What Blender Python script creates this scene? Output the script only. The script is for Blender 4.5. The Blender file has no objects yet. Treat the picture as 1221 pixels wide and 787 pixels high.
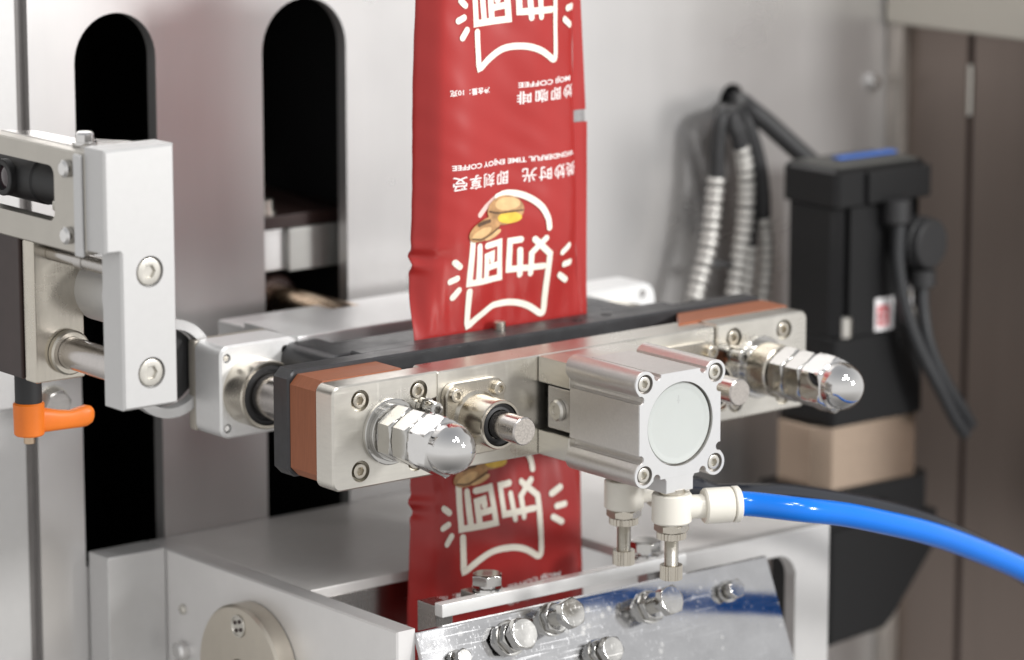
import bpy, bmesh, math, random
from mathutils import Vector, Matrix
import numpy as np
random.seed(7)
S = 0.001                                   # all numbers below are millimetres
scene = bpy.context.scene
COL = scene.collection

# ------------------------------------------------------------------ camera
cam_d = bpy.data.cameras.new('camera'); cam = bpy.data.objects.new('camera', cam_d); COL.objects.link(cam)
psi, th = math.radians(38.5), math.radians(11.5)
dv = Vector((math.sin(psi)*math.cos(th), math.cos(psi)*math.cos(th), -math.sin(th)))
rv = Vector((math.cos(psi), -math.sin(psi), 0)); uv = rv.cross(dv)
M = Matrix((rv, uv, -dv)).transposed().to_4x4()
M.translation = Vector((-1282.55, -1467.48, 447.48))*S
cam.matrix_world = M
cam_d.sensor_width = 36; cam_d.lens = 130.6
cam_d.clip_start = .05; cam_d.clip_end = 50
cam_d.dof.use_dof = True; cam_d.dof.focus_distance = 1.982; cam_d.dof.aperture_fstop = 4.9
cam_d.dof.aperture_blades = 0
scene.camera = cam

# ------------------------------------------------------------------ world, lamps, exposure
w = bpy.data.worlds.new('World'); scene.world = w; w.use_nodes = True
nt = w.node_tree; bg = nt.nodes['Background']
tc = nt.nodes.new('ShaderNodeTexCoord'); sx = nt.nodes.new('ShaderNodeSeparateXYZ'); mr = nt.nodes.new('ShaderNodeMapRange')
rp = nt.nodes.new('ShaderNodeValToRGB')
nt.links.new(tc.outputs['Generated'], sx.inputs[0]); nt.links.new(sx.outputs['Z'], mr.inputs['Value'])
mr.inputs['From Min'].default_value = -1; mr.inputs['From Max'].default_value = 1
nt.links.new(mr.outputs[0], rp.inputs[0]); nt.links.new(rp.outputs[0], bg.inputs[0])
rp.color_ramp.elements[0].position = 0.0; rp.color_ramp.elements[0].color = (.24, .235, .23, 1)
rp.color_ramp.elements[1].position = 1.0; rp.color_ramp.elements[1].color = (.50, .51, .53, 1)
e = rp.color_ramp.elements.new(.39); e.color = (.98, .97, .96, 1)
e = rp.color_ramp.elements.new(.27); e.color = (.70, .685, .665, 1)
e = rp.color_ramp.elements.new(.60); e.color = (1.0, .995, .985, 1)
bg.inputs[1].default_value = 0.86

def area(name, loc, target, size, power, col=(1, 1, 1), sy=None):
    l = bpy.data.lights.new(name, 'AREA'); l.energy = power; l.color = col
    l.shape = 'RECTANGLE'; l.size = size*S; l.size_y = (sy or size)*S
    o = bpy.data.objects.new(name, l); COL.objects.link(o)
    o.location = Vector(loc)*S
    o.rotation_euler = (Vector(target)-Vector(loc)).to_track_quat('-Z', 'Y').to_euler()
    return o
area('hall_lamp', (860, -1700, 640), (60, 150, 0), 280, 28, (1, .992, .98))
area('hall_lamp', (-500, -1700, 1900), (0, 100, 0), 260, 13, (1, .992, .98))
area('hall_lamp', (200, -1300, 2000), (0, 100, 0), 260, 13, (1, .992, .98))
area('hall_lamp', (350, -2000, 1900), (0, 100, 0), 260, 11, (1, .992, .98))
vs = scene.view_settings
vs.view_transform = 'Standard'; vs.look = 'None'; vs.exposure = 0.0; vs.gamma = 1.0
scene.cycles.max_bounces = 10; scene.cycles.sample_clamp_indirect = 2.5; scene.cycles.blur_glossy = .5

# ------------------------------------------------------------------ materials
def mat(name, col, metal=0., rough=.4, noise=0., nscale=40., stretch=(1, 1, 1), bump=0., bscale=None, rvar=0., coat=0., spec=.5, sss=0., trans=0.):
    m = bpy.data.materials.new(name); m.use_nodes = True
    t = m.node_tree; b = t.nodes['Principled BSDF']
    b.inputs['Base Color'].default_value = (*col, 1); b.inputs['Metallic'].default_value = metal
    b.inputs['Roughness'].default_value = rough; b.inputs['Specular IOR Level'].default_value = spec
    if coat: b.inputs['Coat Weight'].default_value = coat; b.inputs['Coat Roughness'].default_value = .08
    if trans: b.inputs['Transmission Weight'].default_value = trans
    if sss:
        b.inputs['Subsurface Weight'].default_value = sss; b.inputs['Subsurface Radius'].default_value = (.004, .004, .0035)
    if noise or bump or rvar:
        c = t.nodes.new('ShaderNodeTexCoord'); mp = t.nodes.new('ShaderNodeMapping'); n = t.nodes.new('ShaderNodeTexNoise')
        mp.inputs['Scale'].default_value = stretch
        n.inputs['Scale'].default_value = nscale; n.inputs['Detail'].default_value = 6; n.inputs['Roughness'].default_value = .62
        t.links.new(c.outputs['Object'], mp.inputs[0]); t.links.new(mp.outputs[0], n.inputs['Vector'])
        if noise:
            r = t.nodes.new('ShaderNodeMapRange'); r.inputs['From Min'].default_value = .25; r.inputs['From Max'].default_value = .75
            r.inputs['To Min'].default_value = 1-noise; r.inputs['To Max'].default_value = 1+noise
            mx = t.nodes.new('ShaderNodeVectorMath'); mx.operation = 'SCALE'; mx.inputs[0].default_value = col
            t.links.new(n.outputs['Fac'], r.inputs['Value']); t.links.new(r.outputs[0], mx.inputs['Scale']); t.links.new(mx.outputs[0], b.inputs['Base Color'])
        if rvar:
            n2 = t.nodes.new('ShaderNodeTexNoise'); n2.inputs['Scale'].default_value = nscale*.35; n2.inputs['Detail'].default_value = 5
            t.links.new(c.outputs['Object'], n2.inputs['Vector'])
            r2 = t.nodes.new('ShaderNodeMapRange'); r2.inputs['From Min'].default_value = .3; r2.inputs['From Max'].default_value = .7
            r2.inputs['To Min'].default_value = max(.02, rough-rvar); r2.inputs['To Max'].default_value = rough+rvar
            t.links.new(n2.outputs['Fac'], r2.inputs['Value']); t.links.new(r2.outputs[0], b.inputs['Roughness'])
        if bump:
            bp = t.nodes.new('ShaderNodeBump'); bp.inputs['Strength'].default_value = bump; bp.inputs['Distance'].default_value = .0004
            t.links.new(n.outputs['Fac'], bp.inputs['Height']); t.links.new(bp.outputs[0], b.inputs['Normal'])
    return m

NICKEL = mat('nickel_plated_steel', (.68, .655, .60), 1, .31, .05, 90, (1, 1, 6), 0, rvar=.08)
NICKELW = mat('warm_nickel', (.58, .54, .47), 1, .25, .05, 90, (6, 1, 1), 0, rvar=.08)
CHROME = mat('bright_chrome', (.70, .69, .68), 1, .05, .03, 120, (1, 1, 1), .02, rvar=.03)
ZINC = mat('zinc_plated_nut', (.54, .53, .51), 1, .12, .04, 150, (1, 1, 1), .008, rvar=.04)
ALU = mat('clear_anodised_aluminium', (.85, .85, .845), .55, .42, .03, 500, (1, 1, 1), .10, rvar=.04)
ALUB = mat('matt_aluminium_body', (.66, .635, .61), .9, .40, .05, 600, (1, 1, 1), .06, rvar=.05)
ALUW = mat('milled_aluminium_face', (.59, .59, .59), .55, .45, .02, 300, (1, 1, 1), .05)
STEEL = mat('ground_steel', (.50, .48, .46), 1, .22, .08, 80, (1, 1, 8), .05, rvar=.08)
SHAFT = mat('shaft_steel', (.55, .52, .50), 1, .20, .05, 150, (1, 8, 1), .04, rvar=.06)
SHAFTEND = mat('turned_steel_end', (.42, .39, .36), .9, .5, .35, 900, (1, 1, 1), .25)
DARKBAR = mat('black_anodised_bar', (.055, .055, .058), .55, .40, .12, 200, (1, 1, 1), .10, rvar=.06)
COPPER = mat('copper_brown_insulator', (.29, .098, .045), 0, .52, .16, 60, (1, 14, 1), .06, spec=.35)
BLACK = mat('black_rubber', (.02, .02, .021), 0, .55, .1, 200)
MOTORB = mat('black_painted_motor', (.008, .008, .0085), 0, .42, .1, 300, (1, 1, 1), .10, spec=.3)
MOTORG = mat('dark_grey_cap', (.060, .060, .055), 0, .5, .1, 300)
CHAMP = mat('champagne_anodised', (.60, .47, .365), 1, .24, .04, 120)
WALL = mat('satin_steel_sheet', (.64, .627, .62), .72, .30, .035, 30, (1, 1, .12), 0, rvar=.04)
WALLD = mat('brown_tinted_side_panel', (.24, .195, .17), .6, .30, .10, 14, (1, 1, .1), .04)
BEAM = mat('beige_painted_beam', (.52, .49, .43), .3, .4, .03, 40)
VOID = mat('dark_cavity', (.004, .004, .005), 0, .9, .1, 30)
SHELF = mat('polished_steel_shelf', (.74, .72, .70), .12, .33, .05, 60, (1, 6, 1), 0, rvar=.06)
MIRROR = mat('scuffed_mirror_steel', (.54, .54, .55), 1, .09, .10, 60, (1, 1, 1), .008, rvar=.05)
BRIGHT = mat('bright_ground_bar', (.93, .925, .91), .35, .24, .03, 80)
CAP = mat('milky_plastic_cap', (.47, .49, .472), 0, .38, .02, 60, sss=.25)
WHITEPL = mat('ivory_plastic', (.74, .71, .64), 0, .34, .03, 60, sss=.15)
BLUE = mat('blue_polyurethane_tube', (.0, .155, .66), 0, .15, .03, 60)
BLACKT = mat('black_polyurethane_tube', (.012, .014, .02), 0, .16, .03, 60, coat=.4)
ORANGE = mat('orange_plastic', (.86, .20, .015), 0, .42, .04, 120, (1, 1, 1), .04)
RED = mat('red_foil_film', (.35, .022, .020), .0, .33, .04, 35, (1, 1, 1), .10, rvar=.05, spec=.45)
CREAM = mat('cream_print', (.86, .81, .70), 0, .42, .01, 60)
WHITEP = mat('white_print', (.86, .80, .78), 0, .42, .01, 60)
BUN = mat('bun_print', (.42, .23, .10), 0, .42, .5, 160)
BUNL = mat('light_bun_print', (.66, .42, .20), 0, .42, .25, 160)
YOLK = mat('yellow_print', (.78, .50, .06), 0, .42, .2, 160)
CRUST = mat('dark_line_print', (.09, .045, .02), 0, .45, .2, 160)
FOILIN = mat('grey_foil_inside', (.34, .33, .33), .7, .35, .3, 400, (6, 1, 1), .2)
BRONZE = mat('bronze_bearing', (.55, .42, .30), 1, .28, .08, 120, rvar=.06)
DBROWN = mat('dark_brown_block', (.035, .020, .018), .2, .36, .2, 60)
FLANGE = mat('cream_plated_flange', (.62, .57, .49), .9, .34, .04, 90)
BRAID = mat('braided_metal_conduit', (.76, .74, .70), .5, .34, .12, 700)
STICKW = mat('white_sticker', (.80, .78, .78), 0, .45, .02, 50)
STICKR = mat('red_sticker_print', (.55, .07, .08), 0, .45, .05, 50)
STICKY = mat('yellow_sticker_print', (.75, .55, .08), 0, .45, .05, 50)
BLUEP = mat('blue_strip_paint', (.03, .13, .48), 0, .35, .05, 50)
BOARD = mat('white_aluminium_plate', (.56, .555, .55), .5, .42, .02, 200, (1, 1, 1), .04)
PANELG = mat('pale_grey_machined_plate', (.80, .785, .775), .6, .42, .03, 60, (1, 1, 1), .04)

def scratches(m, amount=.12):
    t = m.node_tree; b = t.nodes['Principled BSDF']; c = t.nodes.new('ShaderNodeTexCoord'); acc = None
    for sc, rot in (((900, 900, 28), (.3, .2, .1)), ((30, 800, 800), (.2, .5, .4))):
        mp = t.nodes.new('ShaderNodeMapping'); mp.inputs['Scale'].default_value = sc; mp.inputs['Rotation'].default_value = rot
        n = t.nodes.new('ShaderNodeTexNoise'); n.inputs['Scale'].default_value = 1; n.inputs['Detail'].default_value = 2
        r = t.nodes.new('ShaderNodeMapRange'); r.inputs['From Min'].default_value = .60; r.inputs['From Max'].default_value = .72; r.inputs['To Max'].default_value = amount
        t.links.new(c.outputs['Object'], mp.inputs[0]); t.links.new(mp.outputs[0], n.inputs['Vector']); t.links.new(n.outputs['Fac'], r.inputs['Value'])
        if acc is None: acc = r.outputs[0]
        else:
            a = t.nodes.new('ShaderNodeMath'); a.operation = 'ADD'; t.links.new(acc, a.inputs[0]); t.links.new(r.outputs[0], a.inputs[1]); acc = a.outputs[0]
    src = b.inputs['Roughness'].links[0].from_socket if b.inputs['Roughness'].is_linked else None
    a = t.nodes.new('ShaderNodeMath'); a.operation = 'ADD'; t.links.new(acc, a.inputs[0])
    if src: t.links.new(src, a.inputs[1])
    else: a.inputs[1].default_value = b.inputs['Roughness'].default_value
    t.links.new(a.outputs[0], b.inputs['Roughness'])
for m_, k_ in ((NICKEL, .10), (NICKELW, .03), (ZINC, .06), (STEEL, .06), (SHAFT, .06), (ALUB, .06), (DARKBAR, .10), (MIRROR, .07)): scratches(m_, k_)

# ------------------------------------------------------------------ mesh helpers (millimetres)
def new(): return bmesh.new()

def _bev(bm, verts, r, seg=2, ang=40):
    vsn = set(verts); ed = []
    for ed_ in bm.edges:
        if ed_.verts[0] in vsn and ed_.verts[1] in vsn and len(ed_.link_faces) == 2:
            if math.degrees(ed_.calc_face_angle(0)) > ang: ed.append(ed_)
    if ed: bmesh.ops.bevel(bm, geom=ed, offset=r, segments=seg, profile=.5, affect='EDGES', clamp_overlap=True)

def add_box(bm, x0, x1, y0, y1, z0, z1, r=0, seg=2):
    t = bmesh.new()
    bmesh.ops.create_cube(t, size=1)
    for v in t.verts:
        v.co = Vector((x0+(x1-x0)*(v.co.x+.5), y0+(y1-y0)*(v.co.y+.5), z0+(z1-z0)*(v.co.z+.5)))
    if r: _bev(t, list(t.verts), r, seg)
    merge(bm, t); return bm

def merge(bm, t, mtx=None):
    if mtx is not None: bmesh.ops.transform(t, matrix=mtx, verts=t.verts)
    me = bpy.data.meshes.new('tmp'); t.to_mesh(me); bm.from_mesh(me); bpy.data.meshes.remove(me); t.free()

def basis(axis):
    a = Vector(axis).normalized()
    up = Vector((0, 0, 1)) if abs(a.z) < .9 else Vector((1, 0, 0))
    u = up.cross(a).normalized(); v = a.cross(u)
    return a, u, v

def add_lathe(bm, origin, axis, prof, n=40, cap0=True, cap1=True):
    """prof: list of (distance along axis, radius)"""
    a, u, v = basis(axis); o = Vector(origin); rings = []
    for d, r in prof:
        if r < 1e-4: rings.append([bm.verts.new(o+a*d)])
        else: rings.append([bm.verts.new(o+a*d+(u*math.cos(2*math.pi*k/n)+v*math.sin(2*math.pi*k/n))*r) for k in range(n)])
    for A, B in zip(rings, rings[1:]):
        for k in range(n):
            k2 = (k+1) % n
            if len(A) == 1 and len(B) == 1: continue
            if len(A) == 1: bm.faces.new((A[0], B[k2], B[k]))
            elif len(B) == 1: bm.faces.new((A[k], A[k2], B[0]))
            else: bm.faces.new((A[k], A[k2], B[k2], B[k]))
    if cap0 and len(rings[0]) > 1: bm.faces.new(list(reversed(rings[0])))
    if cap1 and len(rings[-1]) > 1: bm.faces.new(rings[-1])
    return bm

def add_rod(bm, p0, p1, r, c=.5, n=32):
    p0, p1 = Vector(p0), Vector(p1); L = (p1-p0).length
    return add_lathe(bm, p0, p1-p0, [(0, r-c), (c, r), (L-c, r), (L, r-c)], n)

def circ(cx, cz, r, n=24, a0=0, a1=360):
    full = abs(a1-a0) >= 360
    return [(cx+r*math.cos(math.radians(a0+(a1-a0)*k/(n if full else n-1))), cz+r*math.sin(math.radians(a0+(a1-a0)*k/(n if full else n-1)))) for k in range(n)]

def rrect(x0, x1, z0, z1, r, n=6):
    o = []
    for cx, cz, a in ((x1-r, z1-r, 0), (x0+r, z1-r, 90), (x0+r, z0+r, 180), (x1-r, z0+r, 270)):
        o += circ(cx, cz, r, n, a, a+90)
    return o

def add_plate(bm, outline, y0, y1, holes=(), ch=0., frame=None, depth=None, floor=True):
    """Outline in (x, z), front face at y0 (towards the camera), back at y1. holes: outlines cut from the front,
    through (depth None) or with a floor at y0+depth. ch: front edge chamfer. frame: matrix for other orientations."""
    t = bmesh.new()
    def area2(p): return sum(a[0]*b[1]-b[0]*a[1] for a, b in zip(p, p[1:]+p[:1]))
    def inset(p, d):
        n = len(p); q = []
        for i in range(n):
            a, b, c = Vector(p[i-1]), Vector(p[i]), Vector(p[(i+1) % n])
            e1 = (b-a); e2 = (c-b)
            if e1.length < 1e-6 or e2.length < 1e-6: q.append(tuple(b)); continue
            e1.normalize(); e2.normalize()
            n1 = Vector((-e1.y, e1.x)); n2 = Vector((-e2.y, e2.x)); m = n1+n2
            if m.length < 1e-5: q.append(tuple(b+n1*d)); continue
            m.normalize(); k = d/max(.5, m.dot(n1)); q.append(tuple(b+m*k))
        return q
    outline = list(outline)
    if area2(outline) < 0: outline.reverse()
    def loop(p, y): return [t.verts.new((a, y, b)) for a, b in p]
    def eds(l): return [t.edges.get((l[i-1], l[i])) or t.edges.new((l[i-1], l[i])) for i in range(len(l))]
    def wall(A, B):
        for i in range(len(A)): t.faces.new((A[i-1], A[i], B[i], B[i-1]))
    fr = loop(inset(outline, ch) if ch else outline, y0)
    if ch:
        mid = loop(outline, y0+ch); wall(fr, mid)
    else: mid = fr
    bk = loop(outline, y1); wall(mid, bk)
    fe = eds(fr); be = eds(bk)
    for h in holes:
        h = list(h); hf = loop(h, y0); hb = loop(h, y1 if depth is None else y0+depth); wall(hf, hb); fe += eds(hf)
        if depth is None: be += eds(hb)
        elif floor: t.faces.new(hb)
    bmesh.ops.triangle_fill(t, edges=fe, use_beauty=True, normal=(0, -1, 0))
    bmesh.ops.triangle_fill(t, edges=be, use_beauty=True, normal=(0, 1, 0))
    bmesh.ops.recalc_face_normals(t, faces=t.faces)
    merge(bm, t, frame); return bm

def add_tube(bm, pts, r, n=16, sub=10, ripple=0, pitch=2.5, cap=True):
    P = catmull(pts, sub)
    if ripple:                                    # even spacing, so that every rib is a real ridge
        L = [0]
        for a, b in zip(P, P[1:]): L.append(L[-1]+(b-a).length)
        m = max(4, int(L[-1]/(pitch/4))); Q = []; j = 0
        for k in range(m+1):
            s = L[-1]*k/m
            while j < len(L)-2 and L[j+1] < s: j += 1
            f = (s-L[j])/max(1e-6, L[j+1]-L[j]); Q.append(P[j].lerp(P[j+1], min(1, f)))
        P = Q
    rings = []; up = None
    for i, p in enumerate(P):
        tg = (P[min(i+1, len(P)-1)]-P[max(i-1, 0)]).normalized()
        if up is None: up = tg.orthogonal().normalized()
        up = (up-tg*up.dot(tg)).normalized(); v = tg.cross(up)
        rr = r+(ripple*(1 if (i % 4) in (0, 1) else -1) if ripple else 0)
        rings.append([bm.verts.new(p+(up*math.cos(2*math.pi*k/n)+v*math.sin(2*math.pi*k/n))*rr) for k in range(n)])
    for A, B in zip(rings, rings[1:]):
        for k in range(n): bm.faces.new((A[k], A[(k+1) % n], B[(k+1) % n], B[k]))
    if cap: bm.faces.new(list(reversed(rings[0]))); bm.faces.new(rings[-1])
    return bm

def catmull(pts, sub):
    p = [Vector(q) for q in pts]; p = [p[0]*2-p[1]]+p+[p[-1]*2-p[-2]]; o = []
    for i in range(1, len(p)-2):
        for k in range(sub):
            t = k/sub; a, b, c, d = p[i-1], p[i], p[i+1], p[i+2]
            o.append(.5*((2*b)+(c-a)*t+(2*a-5*b+4*c-d)*t*t+(3*b-a-3*c+d)*t**3))
    return o+[p[-2]]

WORLD = {}
def obj(name, bm, m, parent=None, base=None, sharp=33, wn=True):
    """Link bm (world millimetres) as one mesh object; its origin goes to base (or the parent's origin)."""
    org = Vector(base) if base is not None else (Vector(WORLD[parent.name]) if parent else Vector((0, 0, 0)))
    bmesh.ops.remove_doubles(bm, verts=bm.verts, dist=1e-4)
    bmesh.ops.recalc_face_normals(bm, faces=bm.faces)
    bmesh.ops.transform(bm, matrix=Matrix.Scale(S, 4) @ Matrix.Translation(-org), verts=bm.verts)
    me = bpy.data.meshes.new(name); bm.to_mesh(me); bm.free()
    me.polygons.foreach_set('use_smooth', [True]*len(me.polygons)); me.set_sharp_from_angle(angle=math.radians(sharp))
    me.materials.append(m)
    o = bpy.data.objects.new(name, me); COL.objects.link(o); place(o, org, parent)
    if wn:
        md = o.modifiers.new('weighted_normals', 'WEIGHTED_NORMAL'); md.keep_sharp = True
    return o

def place(o, org, parent):
    WORLD[o.name] = tuple(org)
    if parent:
        o.parent = parent; o.location = (Vector(org)-Vector(WORLD[parent.name]))*S
    else: o.location = Vector(org)*S

def thing(name, label, cat, base, group=None):
    o = bpy.data.objects.new(name, None); o.empty_display_size = .01; COL.objects.link(o); place(o, base, None)
    return tag(o, label, cat, group)
def tag(o, label, cat, group=None):
    o['label'] = label; o['category'] = cat
    if group: o['group'] = group
    return o
def dup(o, org, parent):
    c = o.copy(); COL.objects.link(c); place(c, org, parent); return c

def hexpts(R, rot=0): return [(R*math.cos(math.radians(60*k+rot)), R*math.sin(math.radians(60*k+rot))) for k in range(6)]

def add_hexnut(bm, origin, axis, L, R, rot=0, both=True, start=.94):
    """Hex prism with the rounded corner chamfer of a real nut: hexagon intersected with a cone, sampled round the axis."""
    a, u, v = basis(axis); o = Vector(origin); ap = R*math.cos(math.pi/6); n = 72; rings = []
    def hr(an):
        k = (an-rot+30) % 60-30
        return ap/math.cos(math.radians(k-0)) if False else ap/math.cos(math.radians(((an-rot) % 60)-30))
    c = (R-ap*start)*.52
    lv = [0, .25, .5, .75, 1.]
    rows = []
    def cone(d): return ap*start+d*1.75                         # cone radius at depth d from the face
    ds = [0, c*.3, c*.6, c*.9, c*1.2, L/2, L-c*1.2, L-c*.9, L-c*.6, L-c*.3, L]
    for d in ds:
        e_ = min(d, L-d) if both else (L-d)
        row = []
        for k in range(n):
            an = 360*k/n; rr = min(hr(an), cone(e_)); row.append(bm.verts.new(o+a*d+(u*math.cos(math.radians(an))+v*math.sin(math.radians(an)))*rr))
        rows.append(row)
    for A, B in zip(rows, rows[1:]):
        for k in range(n): bm.faces.new((A[k], A[(k+1) % n], B[(k+1) % n], B[k]))
    bm.faces.new(list(reversed(rows[0]))); bm.faces.new(rows[-1])
    return bm

def socket_head(bm, origin, axis, R, H, hexR, depth=None):
    """Cap screw head with a real hexagonal recess; origin is the seat, axis points out of it."""
    a, u, v = basis(axis); depth = depth or H*.6; n = 36; o = Vector(origin)
    def ring(r, d): return [bm.verts.new(o+a*d+(u*math.cos(2*math.pi*k/n)+v*math.sin(2*math.pi*k/n))*r) for k in range(n)]
    def hx(d, s=1.):
        out = []
        for k in range(n):
            an = 360*k/n; r = hexR*s*math.cos(math.pi/6)/math.cos(math.radians((an % 60)-30))
            out.append(bm.verts.new(o+a*d+(u*math.cos(math.radians(an))+v*math.sin(math.radians(an)))*r))
        return out
    c = R*.14
    rows = [ring(R, 0), ring(R, H-c), ring(R-c*.4, H-c*.3), ring(R-c, H), hx(H, 1.08), hx(H-.3, 1.), hx(H-depth)]
    for A, B in zip(rows, rows[1:]):
        for k in range(n): bm.faces.new((A[k], A[(k+1) % n], B[(k+1) % n], B[k]))
    bm.faces.new(list(reversed(rows[0]))); bm.faces.new(rows[-1])
    return bm

FZ = Matrix(((1, 0, 0, 0), (0, 0, 1, 0), (0, -1, 0, 0), (0, 0, 0, 1)))   # plate built in (x, y), depth downwards: y0 -> z = -y0
# ================================================================== SETTING: back wall, side wall, shelf
YW = 315
wall = thing('back_panel', 'tall satin steel back panel with two long rounded slots and a cable hole', 'panel', (0, YW, -400))
def slot(x0, x1, z0, zt):
    r = (x1-x0)/2
    return [(x0, z0), (x1, z0)]+circ((x0+x1)/2, zt-r, r, 20, 0, 180)
bm = new()
add_plate(bm, [(-210, -420), (462, -420), (462, 420), (-210, 420)], YW, YW+9, holes=[slot(-180, -125.5, -116, 204), slot(-51.5, 9, -110, 203.5), circ(317.5, 113.5, 10.5, 28)])
obj('steel_sheet', bm, WALL, wall)
bm = new()                                            # black boxes added so the interior behind slots and cable hole stays dark
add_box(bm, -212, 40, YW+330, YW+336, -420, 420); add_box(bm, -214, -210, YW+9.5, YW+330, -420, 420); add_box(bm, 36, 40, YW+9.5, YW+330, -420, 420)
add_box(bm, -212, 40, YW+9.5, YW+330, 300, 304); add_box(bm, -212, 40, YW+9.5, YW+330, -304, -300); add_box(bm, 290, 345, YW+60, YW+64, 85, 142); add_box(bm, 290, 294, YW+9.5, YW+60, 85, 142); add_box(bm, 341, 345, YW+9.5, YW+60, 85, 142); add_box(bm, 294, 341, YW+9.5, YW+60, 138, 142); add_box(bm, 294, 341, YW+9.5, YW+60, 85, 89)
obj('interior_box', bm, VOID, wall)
post = thing('edge_post', 'pale steel post left of the back panel with a dark joint between them', 'post', (-250, YW, -400))
bm = new(); add_box(bm, -330, -218, YW-1, YW+9, -420, 420, 1.2); obj('post_face', bm, BOARD, post)
bm = new(); add_box(bm, -219, -209, YW+5, YW+8.5, -420, 420); obj('joint_strip', bm, mat('joint_grey', (.17, .16, .155), .3, .5, .1, 60), post)

side = thing('side_wall', 'dark brown tinted side panel right of the black motor', 'wall panel', (463, 150, -400))
bm = new(); add_box(bm, 464, 470, 247, YW+9, -420, 420, .8); obj('rear_sheet', bm, WALLD, side)
bm = new(); add_box(bm, 464, 470, 85, 241, -420, 420, .8); obj('front_sheet', bm, WALLD, side)
bm = new(); add_box(bm, 466.5, 469, 239, 249, -420, 420); obj('seam', bm, mat('seam_brown', (.05, .032, .028), .3, .4, .1, 30), side)
bm = new(); add_rod(bm, (464, 244, 98), (464, 244, 132), 1.8); obj('hinge_pin', bm, NICKEL, side)
bm = new(); add_box(bm, 456, 463.5, 300, YW-.5, -420, 153, .8); obj('corner_strip', bm, mat('worn_corner_steel', (.50, .46, .42), .7, .42, .35, 120, (1, 1, .2)), side)
beam = thing('top_rail', 'beige rail along the top of the dark side panel', 'rail', (455, 0, 132))
bm = new(); add_box(bm, 452, 474, 85, YW-2, 153.5, 250, 2.5); obj('rail_body', bm, BEAM, beam)
bm = new(); add_lathe(bm, (443, YW, 115), (0, -1, 0), [(0, 6), (1.5, 6), (4.5, 4.5), (5.5, 2), (5.5, 0)], 24)
tag(obj('button_screw', bm, CHROME, None, (443, YW, 115)), 'shiny round screw head on the back panel near its right edge', 'screw')

# block inside the right slot
blk = thing('slide_block', 'grey metal slide block seen through the right slot', 'block', (-15, 350, 35))
bm = new(); add_box(bm, -48, 30, 345, 420, 36, 61, 1); obj('block', bm, ALU, blk)
bm = new(); add_box(bm, -17, 34, 339, 344.5, 35.5, 61.5, 1); obj('face_plate', bm, mat('grey_plate', (.46, .46, .44), .5, .45, .05, 60), blk)
bm = new(); add_box(bm, -60, 34, 341, 470, 61.8, 70, .6); obj('top_plate', bm, DBROWN, blk)
bm = new(); add_lathe(bm, (-26, 351, 70), (0, 0, 1), [(0, 7), (2, 7), (2, 5.5), (9, 5.5), (10, 4), (10, 0)], 24); obj('screw_head', bm, NICKEL, blk)
rod = thing('slide_rod', 'bronze tinted slide rod coming out of the right slot', 'rod', (-20, 330, 20))
bm = new(); add_rod(bm, (-17, 270, 14.5), (-17, 500, 14.5), 11, 1); obj('rod', bm, BRONZE, rod)
bm = new(); add_lathe(bm, (-17, 400, 14.5), (0, -1, 0), [(0, 17), (45, 17), (47, 15), (47, 11.2)], 32); obj('bushing', bm, DBROWN, rod)

# ================================================================== lower frame
shelf = thing('base_shelf', 'polished steel shelf at the foot of the back panel behind the red film', 'shelf', (0, 240, -107))
bm = new(); add_box(bm, -126.5, 66, 166, YW-.6, -113, -107, .8); add_box(bm, 66, 203, 104, YW-.6, -113, -107, .8); obj('shelf_plate', bm, SHELF, shelf)
bm = new(); add_box(bm, -126.5, 66, 168, 176, -140, -113.3, .6); obj('shelf_lip', bm, STEEL, shelf)

sp = thing('side_plate', 'grey steel side plate with a round flange below the seal jaw', 'plate', (-133, 180, -300))
bm = new()
add_plate(bm, [(-(70-1), -300), (-(YW-1.), -300), (-(YW-1.), -107), (-(70-1), -107)], -139, -127, ch=1.0,
          frame=Matrix(((0, 1, 0, 0), (-1, 0, 0, 0), (0, 0, 1, 0), (0, 0, 0, 1))))
obj('plate', bm, PANELG, sp)
bm = new(); add_box(bm, -179, -139.4, 293, YW-1, -300, -106.5, 1); obj('rear_block', bm, BOARD, sp)
fl = new()
add_lathe(fl, (-139.5, 201, -160.5), (-1, 0, 0), [(0, 41), (10.5, 41), (12, 39.5), (12, 10), (4, 10), (4, 0)], 72, True, False)
flo = obj('round_flange', fl, FLANGE, sp, (-139.5, 201, -160.5))
bm = new(); add_lathe(bm, (-151.7, 201, -131), (-1, 0, 0), [(0, 6.6), (.7, 6.4), (.7, 5.6), (.2, 5.4), (.2, 0)], 32); obj('flange_screw', bm, NICKEL, flo)
bm = new()
for k in range(4): add_rod(bm, (-151.9, 201+3.2*math.cos(.5+k*1.57), -131+3.2*math.sin(.5+k*1.57)), (-152.5, 201+3.2*math.cos(.5+k*1.57), -131+3.2*math.sin(.5+k*1.57)), 1.2, .1, 12)
obj('pin_hole', bm, DBROWN, flo)
bm = new(); add_rod(bm, (-141, 201, -160.5), (-145, 201, -160.5), 9.8); obj('hub', bm, BLACK, flo)
bm = new(); add_lathe(bm, (-139.2, 276, -140), (-1, 0, 0), [(0, 3), (1, 3), (1.6, 2), (1.6, 0)], 20); obj('small_screw', bm, NICKEL, sp)
bm = new(); add_lathe(bm, (-139.2, 276, -165), (-1, 0, 0), [(0, 6), (4, 6), (5.5, 4), (5.5, 0)], 24); obj('button_head', bm, CHROME, sp)

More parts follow.
